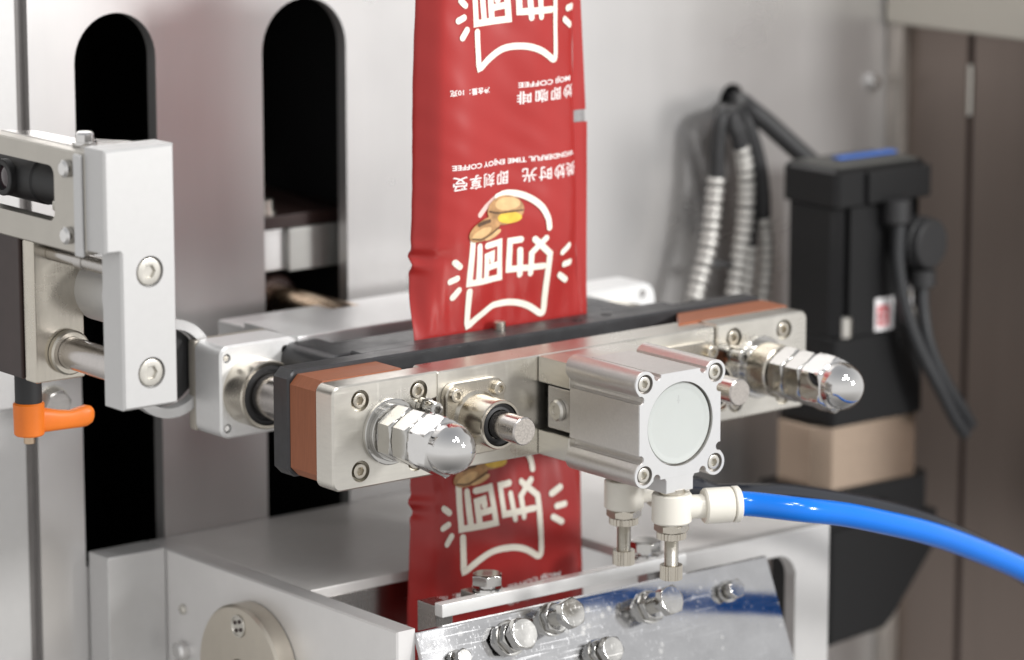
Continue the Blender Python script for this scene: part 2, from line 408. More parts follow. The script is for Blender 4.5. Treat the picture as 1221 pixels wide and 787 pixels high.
fr = thing('frame_plate', 'pale grey frame plate with a rounded inner corner right of the mirror plate', 'plate', (170, 95, -300))
bm = new()
add_plate(bm, [(60, -107), (203, -107), (203, -320), (175, -320)]+[(175, -136)]+circ(160, -136, 15, 8, 0, 80)+[(60, -121)], 95, 104, ch=.8)
obj('plate', bm, mat('frame_grey', (.60, .59, .58), .5, .42, .03, 60), fr)

# mirror plate and clamp bar
mp = thing('mirror_plate', 'tilted scuffed mirror steel plate along the bottom edge', 'plate', (0, 68, -112))
tl = math.radians(24)
bm = new()
pr = [(68, -110), (68.4, -109.3), (70.8, -109.3), (71.2, -110), (71.2-200*math.tan(tl), -310), (68-200*math.tan(tl), -310)]
for a_, b_ in ((-127, 127),):
    A = [bm.verts.new((a_, y, z)) for y, z in pr]; B = [bm.verts.new((b_, y, z)) for y, z in pr]
    for i in range(len(pr)): bm.faces.new((A[i-1], A[i], B[i], B[i-1]))
    bm.faces.new(A); bm.faces.new(list(reversed(B)))
# specks of dust and fine scuffs on the mirror
mt = MIRROR.node_tree; pb = mt.nodes['Principled BSDF']
c = mt.nodes.new('ShaderNodeTexCoord'); vo = mt.nodes.new('ShaderNodeTexVoronoi'); vo.inputs['Scale'].default_value = 130; vo.inputs['Randomness'].default_value = 1
nn = mt.nodes.new('ShaderNodeTexNoise'); nn.inputs['Scale'].default_value = 38; nn.inputs['Detail'].default_value = 4
mt.links.new(c.outputs['Object'], vo.inputs['Vector']); mt.links.new(c.outputs['Object'], nn.inputs['Vector'])
r1 = mt.nodes.new('ShaderNodeMapRange'); r1.inputs['From Min'].default_value = .10; r1.inputs['From Max'].default_value = .30; r1.inputs['To Min'].default_value = 1; r1.inputs['To Max'].default_value = 0
r2 = mt.nodes.new('ShaderNodeMapRange'); r2.inputs['From Min'].default_value = .50; r2.inputs['From Max'].default_value = .62
mt.links.new(vo.outputs['Distance'], r1.inputs[0]); mt.links.new(nn.outputs['Fac'], r2.inputs[0])
mu = mt.nodes.new('ShaderNodeMath'); mu.operation = 'MULTIPLY'; mt.links.new(r1.outputs[0], mu.inputs[0]); mt.links.new(r2.outputs[0], mu.inputs[1])
df = mt.nodes.new('ShaderNodeBsdfDiffuse'); df.inputs[0].default_value = (.75, .74, .72, 1)
ms = mt.nodes.new('ShaderNodeMixShader'); out = mt.nodes['Material Output']
mt.links.new(mu.outputs[0], ms.inputs[0]); mt.links.new(pb.outputs[0], ms.inputs[1]); mt.links.new(df.outputs[0], ms.inputs[2]); mt.links.new(ms.outputs[0], out.inputs[0])
plate_o = obj('sheet', bm, MIRROR, mp)
nrm = Vector((0, -math.cos(tl), math.sin(tl)))
def on_mirror(x, d):                                   # point on the tilted face, d mm down from its top edge
    return Vector((x, 68-d*math.sin(tl), -110-d*math.cos(tl)))
bolt_specs = [(-67, 13, 15, 9.5, True, 'short hex bolt on the mirror plate, leftmost of the large ones'),
              (-36, 8, 21, 9.0, True, 'long hex bolt on the mirror plate standing on a nut right beside a shorter bolt'),
              (33, 13, 22, 9.0, True, 'long hex bolt near the middle of the mirror plate below the ivory fitting'),
              (92, 14, 9, 6.0, True, 'small hex bolt at the right end of the mirror plate'),
              (-10, 32, 14, 8.0, True, 'hex bolt on the mirror plate cut by the bottom edge of the view'),
              (-105, 18, 8, 5.0, False, 'small screw at the left end of the mirror plate')]
for x, d, L, R, nut, lab in bolt_specs:
    p = on_mirror(x, d)
    t = thing('hex_bolt', lab, 'bolt', p, 'bolts through the mirror plate')
    bm = new(); add_rod(bm, p+nrm*-1, p+nrm*(L-4), R*.5, .3, 28); obj('shank', bm, ZINC, t)
    bm = new(); add_lathe(bm, p, nrm, [(0, R*1.05), (1.2, R*1.05), (1.4, R*.95), (1.4, R*.5)], 36); obj('washer', bm, ZINC, t)
    if nut and L > 12:
        bm = new(); add_hexnut(bm, p+nrm*1.5, nrm, R*.55, R*1.0, 12+x); obj('nut', bm, ZINC, t)
    bm = new(); add_hexnut(bm, p+nrm*(L-R*.6), nrm, R*.6, R*1.0, 40-x, False); obj('head', bm, ZINC, t)

cb = thing('clamp_bar', 'bright ground steel bar lying in front of the lower film', 'bar', (-8, 95, -109))
bm = new(); add_box(bm, -97, 79.5, 84, 91, -110, -102.6, .6); obj('bar', bm, BRIGHT, cb)
for x in (-90, 73):
    bm = new(); add_box(bm, x-6, x+6, 91.3, 108, -170, -105, .6); obj('support_leg', bm, STEEL, cb)
for x in (-58, 57):
    bm = new(); add_box(bm, x-11, x+11, 91.3, 104, -108, -102.8, .5); obj('bolt_tab', bm, STEEL, cb)
bolts = []
for x, rot, lab in ((-58, 20, 'hex head bolt on the bright bar at the left edge of the red film'), (57, 44, 'hex head bolt on the bright bar right of the red film')):
    t = thing('clamp_bolt', lab, 'bolt', (x, 94, -102.6), 'bolts on the bright bar')
    bm = new(); add_lathe(bm, (x, 94, -102.5), (0, 0, 1), [(0, 8.6), (1.4, 8.6), (1.6, 8), (1.6, 4.6), (3.6, 4.6)], 32); obj('washer', bm, CHROME, t)
    bm = new(); add_hexnut(bm, (x, 94, -99.2), (0, 0, 1), 6, 9.2, rot, False); obj('head', bm, ZINC, t)

# ================================================================== rear carriage with the rear jaw
rc = thing('rear_carriage', 'bright aluminium crosshead with round bosses behind the seal jaw', 'crosshead', (0, 240, -26))
for sgn in (-1, 1):
    bm = new()
    x0, x1 = (-153, -100) if sgn < 0 else (102, 166)
    ol = rrect(x0, x1, -26, 27, 6 if sgn < 0 else 10, 6)
    hs = [circ(sgn*132+dx, dz, 2.7, 16) for dx in (-16.5*1, 23) for dz in (-20, 20)]
    add_plate(bm, ol, 213, 238, holes=hs, ch=1.2, depth=6)
    hd = obj('end_block', bm, ALU, rc)
    bm = new(); add_lathe(bm, (sgn*132, 213, 0), (0, -1, 0), [(0, 19.5), (17, 19.5), (18, 18.8), (18, 17.2), (15, 17.0)], 56, True, False); obj('boss', bm, NICKELW, hd)
    bm = new(); add_lathe(bm, (sgn*132, 199, 0), (0, -1, 0), [(0, 17.0), (3, 17), (3.4, 16.4), (3.4, 14.4), (2.4, 14), (2.4, 12)], 48, True, False); obj('rod_seal', bm, BLACK, hd)
    for dx in (-16.5, 23):
        for dz in (-20, 20):
            bm = new(); add_lathe(bm, (sgn*132+dx, 217, dz), (0, -1, 0), [(0, 2.4), (2.2, 2.4), (3.2, 1.6), (3.2, 0)], 18); obj('small_screw', bm, CHROME, hd)
bm = new(); add_box(bm, -153, -101, 238.5, 246, -25.6, 26.6, 2.0); obj('end_cap', bm, mat('beige_cover', (.42, .39, .34), .5, .4, .05, 60), rc)
bm = new(); add_box(bm, -99.5, 101.5, 214, 268, -20, 26.2, 1.2); obj('cross_beam', bm, ALU, rc)
bm = new(); add_box(bm, -96, 100, 268.5, 300, -20, 22, 1.2); obj('rear_rail', bm, ALU, rc)
bm = new(); add_rod(bm, (-132, 200, 0), (-132, 132, 0), 13); r_ = obj('tie_rod', bm, SHAFT, rc)
r2_ = dup(r_, Vector(WORLD[r_.name])+Vector((264, 0, 0)), rc)
rj = thing('rear_jaw', 'black rear jaw bar behind the red film', 'jaw bar', (0, 190, -25))
bm = new(); add_box(bm, -90, 95, 172, 198, -24, 24, 1.0); obj('jaw_bar', bm, DARKBAR, rj)
bm = new(); add_box(bm, -80, 95, 156, 171.6, -24, 19, 1.5); obj('jaw_face', bm, DARKBAR, rj)
bm = new(); add_plate(bm, rrect(-112, -80.5, -24, 24, 9), 168, 212.4, holes=[circ(-93, 9, 5.5, 24)], ch=.8, depth=12); obj('pivot_lug', bm, DARKBAR, rj)
bm = new(); add_plate(bm, rrect(95.5, 120, -24, 24, 9), 168, 212.4, holes=[circ(104, 9, 5.5, 24)], ch=.8, depth=12); obj('pivot_lug', bm, DARKBAR, rj)
bm = new(); add_lathe(bm, (-167, 247, 12), (0, -1, 0), [(0, 28), (7, 28), (7, 22.5), (0, 22.5)], 48, False, False)
tag(obj('collar_ring', bm, BOARD, None, (-167, 247, 12)), 'white ring showing behind the right edge of the white bracket', 'ring')
bm = new(); add_rod(bm, (-167, 265, 12), (-167, 248, 12), 22)
tag(obj('black_roller', bm, BLACK, None, (-167, 256, 12)), 'black roller inside the white ring behind the bracket', 'roller')

# ================================================================== red film
Y0 = 149.
KZ = [-210, -125, -82, -48, 30, 116, 127, 183, 240]
KL = [-69.8, -68.9, -67.0, -66.4, -65.6, -62.4, -62.1, -61.1, -60.1]
KR = [55.6, 55., 53.6, 53.4, 53.0, 50.0, 49.6, 48.7, 48.]
def xl(z): return float(np.interp(z, KZ, KL))
def xr(z): return float(np.interp(z, KZ, KR))
def sst(a, b, t):
    t = min(1, max(0, (t-a)/(b-a))); return t*t*(3-2*t)
def bulge(z): return 1.5+8*sst(26, 95, abs(z))
def gsurf(x, z):
    c = (xl(z)+xr(z))/2; h = (xr(z)-xl(z))/2; s = min(1, abs((x-c)/h))
    y = Y0-bulge(z)*(1-s**3)**.5
    y += 5.5*sst(.80, 1., -(x-c)/h)*sst(20, 60, abs(z))+.8*sst(.86, 1., (x-c)/h)*sst(20, 60, abs(z))
    # pinched wrinkles at the left edge and soft pull lines towards the jaw
    d = x-xl(z); q = math.exp(-max(0, d)/9.)
    for zc in (74, -66):
        y += q*2.7*math.sin((z-zc)*(.55-.012*d)+d*.10)*math.exp(-((z-zc-.25*d)/7.)**2)
    y += (1.7*math.sin(x*.105+z*.012+.9)+.8*math.sin(x*.061-z*.041))*sst(30, 75, abs(z))+.3*math.sin(x*.23-z*.05)*sst(28, 50, abs(z))*(1-sst(70, 130, abs(z)))
    y += .3*math.sin(x*.5+z*.07+1.5*math.sin(x*.13))*sst(29, 40, abs(z))*(1-sst(45, 95, abs(z)))
    y += .12*math.sin(x*.21+z*.33+2*math.sin(z*.05))*sst(40, 90, abs(z))
    return y
film = thing('sachet_film', 'upright red printed coffee sachet film passing down between the jaws', 'packaging film', (-8, Y0, -160))
bm = new(); NX, NZ = 72, 225; zs = np.linspace(-210, 240, NZ+1); front = []; back = []
for z in zs:
    c = (xl(z)+xr(z))/2; h = (xr(z)-xl(z))/2; fr_ = []; bk_ = []
    for k in range(NX+1):
        s = math.sin(math.pi/2*(2*k/NX-1)); x = c+s*h; y = gsurf(x, z)
        fr_.append(bm.verts.new((x, y, z)))
        bk_.append(bm.verts.new((x, max(y+.2, Y0+.25+.8*max(0., Y0-y)), z)) if 0 < k < NX else fr_[-1])
    front.append(fr_); back.append(bk_)
for i in range(NZ):
    for k in range(NX):
        bm.faces.new((front[i][k], front[i][k+1], front[i+1][k+1], front[i+1][k]))
        vv = [back[i][k+1], back[i][k], back[i+1][k], back[i+1][k+1]]
        bm.faces.new(vv)
obj('film', bm, RED, film, sharp=80, wn=False)
# fin seam along the right edge, with a torn notch that shows the grey inside
def fin(z0, z1, w0, w1, yy):
    bm = new(); n = 40; A = []
    for i in range(n+1):
        z = z0+(z1-z0)*i/n; ww = w0+(w1-w0)*i/n; x = xr(z)
        A.append([bm.verts.new((x-1.5+ww*j/4, yy+.8*math.sin(j*1.7+z*.03)*(j/4), z)) for j in range(5)])
    for i in range(n):
        for j in range(4): bm.faces.new((A[i][j], A[i][j+1], A[i+1][j+1], A[i+1][j]))
    r = bmesh.ops.solidify(bm, geom=list(bm.faces), thickness=.35); return bm
obj('fin_seam', fin(149, 240, 8.6, 5.6, Y0+.2), RED, film, sharp=80, wn=False)
obj('fin_seam', fin(24, 142, 7.4, 9.4, Y0+.0), RED, film, sharp=80, wn=False)
obj('torn_notch', fin(140, 150, 8.5, 8.2, Y0+.9), FOILIN, film, sharp=80, wn=False)

# ---- print on the film
LAY = [0]
def flat(bm_pts_faces, off):
    """2-D (x, z) mesh laid on the film"""
    pts, faces, = bm_pts_faces
    bm = new(); V = [bm.verts.new((x, gsurf(x, z)-off, z)) for x, z in pts]
    for f in faces:
        try: bm.faces.new([V[i] for i in f])
        except ValueError: pass
    return bm
def ribbon(poly, width, closed=False):
    P = [Vector(p) for p in poly]; Q = [P[0]]
    for a, b in zip(P, P[1:]):
        m = max(1, int((b-a).length/2.2))
        for k in range(1, m+1): Q.append(a.lerp(b, k/m))
    P = Q; h = width/2; pts = []; faces = []; n = len(P)
    for i in range(n):
        d0 = (P[i]-P[max(0, i-1)]); d1 = (P[min(n-1, i+1)]-P[i])
        if d0.length < 1e-6: d0 = d1
        if d1.length < 1e-6: d1 = d0
        d0, d1 = d0.normalized(), d1.normalized(); n0 = Vector((-d0.y, d0.x)); n1 = Vector((-d1.y, d1.x)); m = n0+n1
        m = m.normalized() if m.length > .1 else n0
        k = h/max(.62, m.dot(n0)); pts += [tuple(P[i]+m*k), tuple(P[i]-m*k)]
    for i in range(n-1): faces.append((2*i, 2*i+1, 2*i+3, 2*i+2))
    for end in (0, n-1):
        d = (P[1]-P[0]).normalized()*-1 if end == 0 else (P[-1]-P[-2]).normalized()
        nn_ = Vector((-d.y, d.x)); base = len(pts); pts.append(tuple(P[end]))
        for k in range(9):
            a = math.pi*k/8; pts.append(tuple(P[end]+nn_*h*math.cos(a)+d*h*math.sin(a)))
        for k in range(8): faces.append((base, base+1+k, base+2+k))
    return pts, faces
def ell(cx, cz, rx, rz, rot=0, a0=0, a1=360, rings=5):
    pts = [(cx, cz)]; faces = []; n = 36; R = math.radians(rot)
    for q in range(1, rings+1):
        for k in range(n+1):
            a = math.radians(a0+(a1-a0)*k/n); x, z = rx*q/rings*math.cos(a), rz*q/rings*math.sin(a)
            pts.append((cx+x*math.cos(R)-z*math.sin(R), cz+x*math.sin(R)+z*math.cos(R)))
    for k in range(n): faces.append((0, 1+k, 2+k))
    for q in range(rings-1):
        for k in range(n):
            i = 1+q*(n+1)+k; j = i+n+1; faces.append((i, i+1, j+1, j))
    return pts, faces
def shift(pf, dx, dz): return [(x+dx, z+dz) for x, z in pf[0]], pf[1]
def smooth2(poly, k=6): return [(v.x, v.z) for v in catmull([(x, 0, z) for x, z in poly], k)]
STROKES = [
    [(-32.03, 84.9), (-31.5, 58.9), (-9.5, 60.0), (-11.2, 80.6), (-20.9, 79.6)],
    [(-26.68, 79.9), (-25.57, 60.4)],
    [(-16.4, 70.9), (-16.6, 74.4), (-20.9, 73.6), (-20.2, 60.6)],
    [(-18.7, 66.9), (-11.2, 67.9)],
    [(3.73, 80.47), (-3.5, 80.2), (-3.1, 63.7), (20.5, 63.3)],
    [(3.58, 74.3), (4.66, 60.0)],
    [(19.9, 79.8), (11.0, 71.9), (11.8, 60.0)],
    [(12.46, 79.9), (23.7, 70.4), (24.5, 38.4)]+smooth2([(24.5, 38.4), (23.9, 35.4), (21.6, 35.3), (18.2, 37.4), (12.7, 40.6), (6.4, 43.0), (.2, 44.3), (-7.8, 44.6), (-14.6, 43.3), (-23.1, 38.7), (-28.9, 34.6)])[1:]+[(-30.3, 34.2), (-30.8, 36), (-30.9, 54.2)],
    [(-42.75, 72.3), (-39.4, 69.6)], [(-44.4, 61.4), (-40.5, 62.9)], [(-41.9, 51.9), (-38.5, 55.9)],
    [(33.3, 70.0), (38.9, 73.2)], [(36.1, 62.5), (41.6, 63.0)], [(33.1, 56.5), (39.0, 52.9)],
    smooth2([(21.5, 85.9), (20.5, 91.2), (16.2, 98.2), (9.3, 103.5), (1.4, 106.8), (-7.1, 107.9), (-14.2, 106.6)]),
]
FADE = smooth2([(-14.2, 106.6), (-21.8, 102.4), (-27.4, 98.0)])
FONT = None
def text_mesh(body, x_right, x_left, z_mid, height, bold=.0, sp=1.):
    """Print turned upside down on the film: the line starts at x_right and runs to x_left."""
    c = bpy.data.curves.new('lettering', 'FONT'); c.body = body; c.size = 1; c.resolution_u = 3; c.offset = bold; c.space_character = sp
    o = bpy.data.objects.new('lettering', c); COL.objects.link(o); bpy.context.view_layer.update()
    me = o.to_mesh(); xs = [v.co.x for v in me.vertices]; ys = [v.co.y for v in me.vertices]
    xa, xb, ya, yb = min(xs), max(xs), min(ys), max(ys)
    pts = [(x_right-(v.co.x-xa)/(xb-xa)*(x_right-x_left), z_mid+height/2-(v.co.y-ya)/(yb-ya)*height) for v in me.vertices]
    faces = [tuple(p.vertices) for p in me.polygons]
    o.to_mesh_clear(); bpy.data.objects.remove(o); bpy.data.curves.remove(c)
    return pts, faces
TEXTS = [('slogan_lettering', text_mesh('WONDERFUL TIME ENJOY COFFEE', 44.2, -46.4, 126.4, 3.8, .024), WHITEP),
         ('slogan_characters', text_mesh('美妙时光  即刻享受', 45.4, -46.2, 116.9, 8.0, .010, 1.2), WHITEP),
         ('name_lettering', text_mesh('MOJI COFFEE', 42.6, 0, 168.8, 3.8, .024), WHITEP),
         ('name_characters', text_mesh('妙即咖啡', 45.2, -.7, 161.2, 7.4, .012, 1.3), WHITEP),
         ('weight_lettering', text_mesh('净含量：10克', -19.8, -47.2, 167.5, 3.7, .016), WHITEP)]
def join_flats(lst, off0):
    bm = new()
    for i, pf in enumerate(lst):
        merge(bm, flat(pf, off0+.03*i))
    return bm
for rep, (dx, dz) in enumerate(((0, 0), (3.0, 145.9), (-6.5, -140.5))):
    lst = [shift(ribbon(s, 3.75), dx, dz) for s in STROKES]
    lo = obj('printed_emblem', join_flats(lst, .18), CREAM, film, sharp=80, wn=False)
    obj('emblem_fade', join_flats([shift(ribbon(FADE, 3.2), dx, dz)], .17), mat('faded_cream_print', (.72, .50, .45), 0, .42, .02, 50), lo, sharp=80, wn=False)
    obj('bun', join_flats([shift(ell(-23.6, 89.4, 12.2, 6.0, 17), dx, dz), shift(ell(-8.4, 98.6, 13.4, 8.4, -3), dx, dz)], .75), BUN, lo, sharp=80, wn=False)
    obj('bun_highlight', join_flats([shift(ell(-26.2, 87.4, 7.5, 2.6, 17), dx, dz), shift(ell(-6.6, 102.0, 9.2, 3.8, -3), dx, dz), shift(ell(-17.5, 85.6, 6.5, 1.7, 19), dx, dz)], .84), BUNL, lo, sharp=80, wn=False)
    obj('filling', join_flats([shift(ell(-5.2, 94.0, 8.6, 3.3, -4), dx, dz)], .95), YOLK, lo, sharp=80, wn=False)
    obj('crust_line', join_flats([shift(ribbon(smooth2([(-20.5, 99.2), (-14, 97.6), (-8.5, 97.2), (4.3, 97.4)]), .9), dx, dz), shift(ribbon(smooth2([(-33.0, 85.0), (-26, 84.2), (-20, 86.0), (-12.6, 89.6)]), .8), dx, dz), shift(ribbon(smooth2([(-28.5, 92.6), (-24, 93.6), (-20.5, 93.9)]), 2.2), dx, dz)], 1.05), CRUST, lo, sharp=80, wn=False)
for nm, pf, m in TEXTS:
    obj(nm, flat(pf, .2), m, film, sharp=80, wn=False)
    if nm.startswith(('name', 'weight')): obj(nm, flat(shift(pf, -9.5, -287.6), .2), m, film, sharp=80, wn=False)

# ================================================================== seal jaw
jaw = thing('seal_jaw', 'nickel plated sealing jaw with black back bar across the red film', 'sealing jaw', (0, 105, -29))
def cornercut(x0, x1, z0, z1, c): return [(x0+c, z0), (x1-c, z0), (x1, z0+c), (x1, z1-c), (x1-c, z1), (x0+c, z1), (x0, z1-c), (x0, z0+c)]
bm = new()
add_plate(bm, cornercut(-171, 171, -27.5, 31, 4.5), 122, 135.5, ch=1.0)
bk = obj('back_bar', bm, DARKBAR, jaw)
bm = new(); add_plate(bm, cornercut(-113, 113, -27, 31.05, 1), 135.8, 145, ch=.2); obj('contact_bar', bm, DARKBAR, jaw)
for x in (38, 62): 
    bm = new(); add_rod(bm, (x, 133+.12*(x-38), 31.02), (x, 133+.12*(x-38), 31.3), 3.0, .05); obj('tapped_hole', bm, BLACK, jaw)
bm = new(); add_lathe(bm, (-12, 141, 31), (0, 0, 1), [(0, 3.4), (4.0, 3.4), (4.6, 2.8), (4.6, 0)], 24); obj('stop_pin', bm, NICKELW, jaw)
for sgn in (-1, 1):
    bm = new()
    xa, xb = -170, -113
    ol = [(xa+5, -26.5), (xb, -26.5), (xb, 29), (xa+5, 29), (xa, 24), (xa, -21.5)]
    if sgn > 0: ol = [(-x, z) for x, z in ol]
    if sgn < 0: add_plate(bm, ol, 98, 121.6, ch=.5)
    else: add_plate(bm, [(84, 98.2), (168, 98.2), (169.6, 100), (169.6, 121.6), (103, 121.6)], -28.8, 26.5, ch=.8, frame=FZ)
    obj('insulator_block', bm, COPPER, jaw)
    # end plate with counterbored screws and the step round the bearing flange
    xa, xb = -170, -100.2
    r = 5
    ol = circ(xa+r, 28.5-r, r, 6, 90, 180)+circ(xa+r, -28.5+r, r, 6, 180, 270)+[(xb, -28.5), (xb, -21.8), (xb-7.5, -21.6), (xb-8, -21), (xb-8, 9)]+[(xb-7, 11.5), (xb-4, 13)]+[(xb, 14), (xb, 28.5)]
    hs = [circ(-132.5+dx, dz, 5.9, 28) for dx in (-19.4, 19.4) for dz in (-19.2, 19.2)]
    # right-hand lower hole stays clear of the step
    hs = [h for h in hs]
    hs[2] = circ(-132.5+17.4, -19.2, 5.4, 28)
    if sgn > 0:
        ol = [(-x, z) for x, z in ol]; hs = [[(-x, z) for x, z in h] for h in hs]
    bm = new(); add_plate(bm, ol, 83, 97.6, holes=hs, ch=.9, depth=5)
    ep = obj('end_plate', bm, NICKEL, jaw)
    for i, (dx, dz) in enumerate(((-19.4, -19.2), (-19.4, 19.2), (17.4, -19.2), (19.4, 19.2))):
        bm = new(); px = sgn*(-132.5+dx); socket_head(bm, (px, 87.8, dz), (0, -1, 0), 4.3, 4.6, 2.35)
        obj('socket_screw', bm, NICKELW, ep, (px, 87.8, dz))
bm = new()
add_plate(bm, rrect(-99.6, 99.6, -28.2, 27.6, 1.0, 2), 84.5, 106, ch=.7); cp = obj('center_plate', bm, NICKEL, jaw)
for sgn in (-1, 1):
    cx = sgn*77
    bm = new(); add_plate(bm, rrect(cx-20, cx+20, -20.5, 20.5, 7, 6), 79.5, 84.2, ch=.7); bf = obj('bearing_flange', bm, NICKELW, cp)
    bm = new(); add_lathe(bm, (cx, 79.6, 0), (0, -1, 0), [(0, 15.2), (1.0, 14.4), (2, 13.6), (21, 13.6), (22.0, 13.1), (22.0, 11.8), (18.5, 11.6), (18.5, 7.0)], 56, True, False); obj('bearing_sleeve', bm, NICKELW, bf)
    bm = new(); add_lathe(bm, (cx, 60.5, 0), (0, -1, 0), [(0, 11.5), (1.6, 11.5), (2.3, 10.8), (1.2, 9.6), (1.8, 8.2), (.4, 7.9)], 48, False, False); obj('seal_ring', bm, BLACK, bf)
    bm = new(); add_rod(bm, (cx, 84, 0), (cx, 37.4, 0), 7.7, .6, 40); so = obj('guide_shaft', bm, SHAFT, bf)
    bm = new(); add_lathe(bm, (cx, 37.5, 0), (0, -1, 0), [(0, 7.0), (.15, 7.0)], 36); obj('shaft_end', bm, SHAFTEND, so)
    for dx in (-14.6, 14.6):
        for dz in (-14.6, 14.6):
            bm = new(); socket_head(bm, (cx+dx, 79.4, dz), (0, -1, 0), 4.0, 3.0, 2.1); obj('socket_screw', bm, NICKELW, bf, (cx+dx, 79.4, dz))
    # set screw beside the nut
    bm = new(); add_lathe(bm, (sgn*-110*-1, 82.8, 10.5), (0, -1, 0), [(0, 5.2), (3.2, 5.2), (3.2, 3.0), (6, 3.0)], 28); sso = obj('set_screw', bm, ZINC, jaw)
    bm = new(); socket_head(bm, (sgn*110, 77.5, 10.5), (0, -1, 0), 4.2, 7.0, 2.2); obj('screw_head', bm, ZINC, sso)
    # stack of washers, nuts and acorn nut
    cx = sgn*132.5
    bm = new(); add_lathe(bm, (cx, 82.9, 0), (0, -1, 0), [(0, 18), (2.0, 18), (2.5, 17.5), (2.5, 9)], 64, True, False); wa = obj('flat_washer', bm, ZINC, jaw)
    bm = new(); add_lathe(bm, (cx, 80.3, 0), (0, -1, 0), [(0, 15.6), (2.6, 15.6), (3.0, 15.2), (3.0, 9)], 56, True, False); obj('spring_washer', bm, ZINC, jaw)
    k = 0 if sgn < 0 else 15.5
    if sgn > 0:
        bm = new(); add_lathe(bm, (cx, 77.4, 0), (0, -1, 0), [(0, 14.6), (.8, 15.2), (14, 15.2), (15, 14.2), (15, 8)], 56, True, False); obj('spacer_collar', bm, NICKELW, jaw)
    bm = new(); add_hexnut(bm, (cx, 77.2-k, 0), (0, -1, 0), 12.8, 15.6, 30); obj('hex_nut', bm, ZINC, jaw)
    bm = new(); add_hexnut(bm, (cx, 63.8-k, 0), (0, -1, 0), 13.6, 15.6, 30); obj('hex_nut', bm, ZINC, jaw)
    bm = new(); add_hexnut(bm, (cx, 49.4-k, 0), (0, -1, 0), 17.6, 16.6, 30, start=.90); an_ = obj('acorn_nut', bm, CHROME, jaw)
    bm = new()
    prof = [(0, 13.8), (2.2, 13.6)]+[(2.2+13.6*math.sin(a), 13.6*math.cos(a)) for a in [math.pi/2*q_/18 for q_ in range(1, 19)]]
    prof[-1] = (prof[-1][0], 0)
    add_lathe(bm, (cx, 32.6-k, 0), (0, -1, 0), prof, 64); obj('dome', bm, CHROME, an_, sharp=60, wn=False)

# yoke between the jaw and the air cylinder
bm = new(); add_box(bm, -30, 32, 57.2, 84.2, 13, 27.4, .8); obj('yoke_arm', bm, NICKEL, jaw)
bm = new(); add_box(bm, -30, 32, 57.2, 84.2, -28, -14, .8); obj('yoke_arm', bm, NICKEL, jaw)
bm = new(); add_box(bm, 20, 31.5, 57.4, 84, -13.8, 12.8, .6); obj('yoke_web', bm, NICKEL, jaw)
bm = new(); add_box(bm, -27, 19, 60, 79.5, -12.5, 11.5, .8); kb = obj('coupling_block', bm, STEEL, jaw)
bm = new(); add_lathe(bm, (-27.2, 69.5, -1), (-1, 0, 0), [(0, 6.0), (1.8, 6), (3, 4.8), (3, 2.8), (2, 2.6), (2, 0)], 32); obj('button_screw', bm, NICKEL, kb)

# ================================================================== air cylinder
cyl = thing('air_cylinder', 'square aluminium air cylinder with a round milky end cap on the jaw', 'cylinder', (0, 28, -32))
def quarter():
    q = [(28.9, 0), (28.9, 13.6)]
    q += circ(28.2, 16.3, 2.5, 10, 285, 75)[0:10] if False else [(28.2+2.5*math.cos(math.radians(a)), 16.3+2.5*math.sin(math.radians(a))) for a in (-74, -110, -150, 180, 150, 110, 74)]
    q += [(29.4, 19.4)]
    q += [(25+7*math.cos(math.radians(a)), 25+7*math.sin(math.radians(a))) for a in range(-42, 133, 12)]
    q += [(19.4, 29.4)]
    q += [(16.3+2.5*math.cos(math.radians(a)), 28.2+2.5*math.sin(math.radians(a))) for a in (16, -20, -60, -90, -120, -160, 164)]
    q += [(13.6, 28.9), (0, 28.9)]
    return q
Q = quarter(); ol = []
top_r = Q; top_l = [(-x, z) for x, z in reversed(Q)]
bot_l = [(-x, -z) for x, z in Q]; bot_r = [(x, -z) for x, z in reversed(Q)]
full = top_r+top_l[1:]+bot_l[1:]+bot_r[1:-1]
cornh = [circ(dx, dz, 5.3, 26) for dx in (-25, 25) for dz in (-25, 25)]
bm = new(); add_plate(bm, full, 0, 58, holes=cornh+[circ(0, 0, 23.2, 72)], ch=.35, depth=4.2)
bd = obj('body', bm, ALUB, cyl, sharp=28)
bm = new(); add_plate(bm, [(x*.9993, z*.9993) for x, z in full], -.5, -.05, holes=[circ(dx, dz, 5.3, 26) for dx in (-25, 25) for dz in (-25, 25)]+[circ(0, 0, 23.2, 72)], ch=.12); obj('end_face', bm, ALUW, bd, sharp=28)
bm = new(); add_lathe(bm, (0, 4.0, 0), (0, -1, 0), [(0, 22.5), (2.4, 22.5), (3.2, 21.9), (3.0, 19.5), (2.6, 18.5), (2.6, 0)], 80); obj('end_cap', bm, CAP, cyl)
bm = new(); add_box(bm, -.2, .6, 1.35, 1.5, 11, 15.5); add_box(bm, -1.0, 1.6, 1.34, 1.5, 12.3, 12.9); obj('mould_mark', bm, mat('faint_grey_mark', (.42, .43, .42), 0, .5, .1, 60), cyl)
for dx in (-25, 25):
    for dz in (-25, 25):
        bm = new(); socket_head(bm, (dx, 4.1, dz), (0, -1, 0), 4.2, 4.0, 2.2); obj('socket_screw', bm, NICKEL, cyl, (dx, 4.1, dz))
bm = new(); add_plate(bm, [(-11, -28.5), (11, -28.5), (9.6, -30.5), (9.6, -37.5), (-9.6, -37.5), (-9.6, -30.5)], -.45, 17, ch=.3); obj('port_boss', bm, ALUW, cyl)
bm = new(); add_plate(bm, [(-11, -28.5), (11, -28.5), (9.6, -30.5), (9.6, -36.5), (-9.6, -36.5), (-9.6, -30.5)], 34, 56, ch=.3); obj('port_boss', bm, ALUB, cyl)

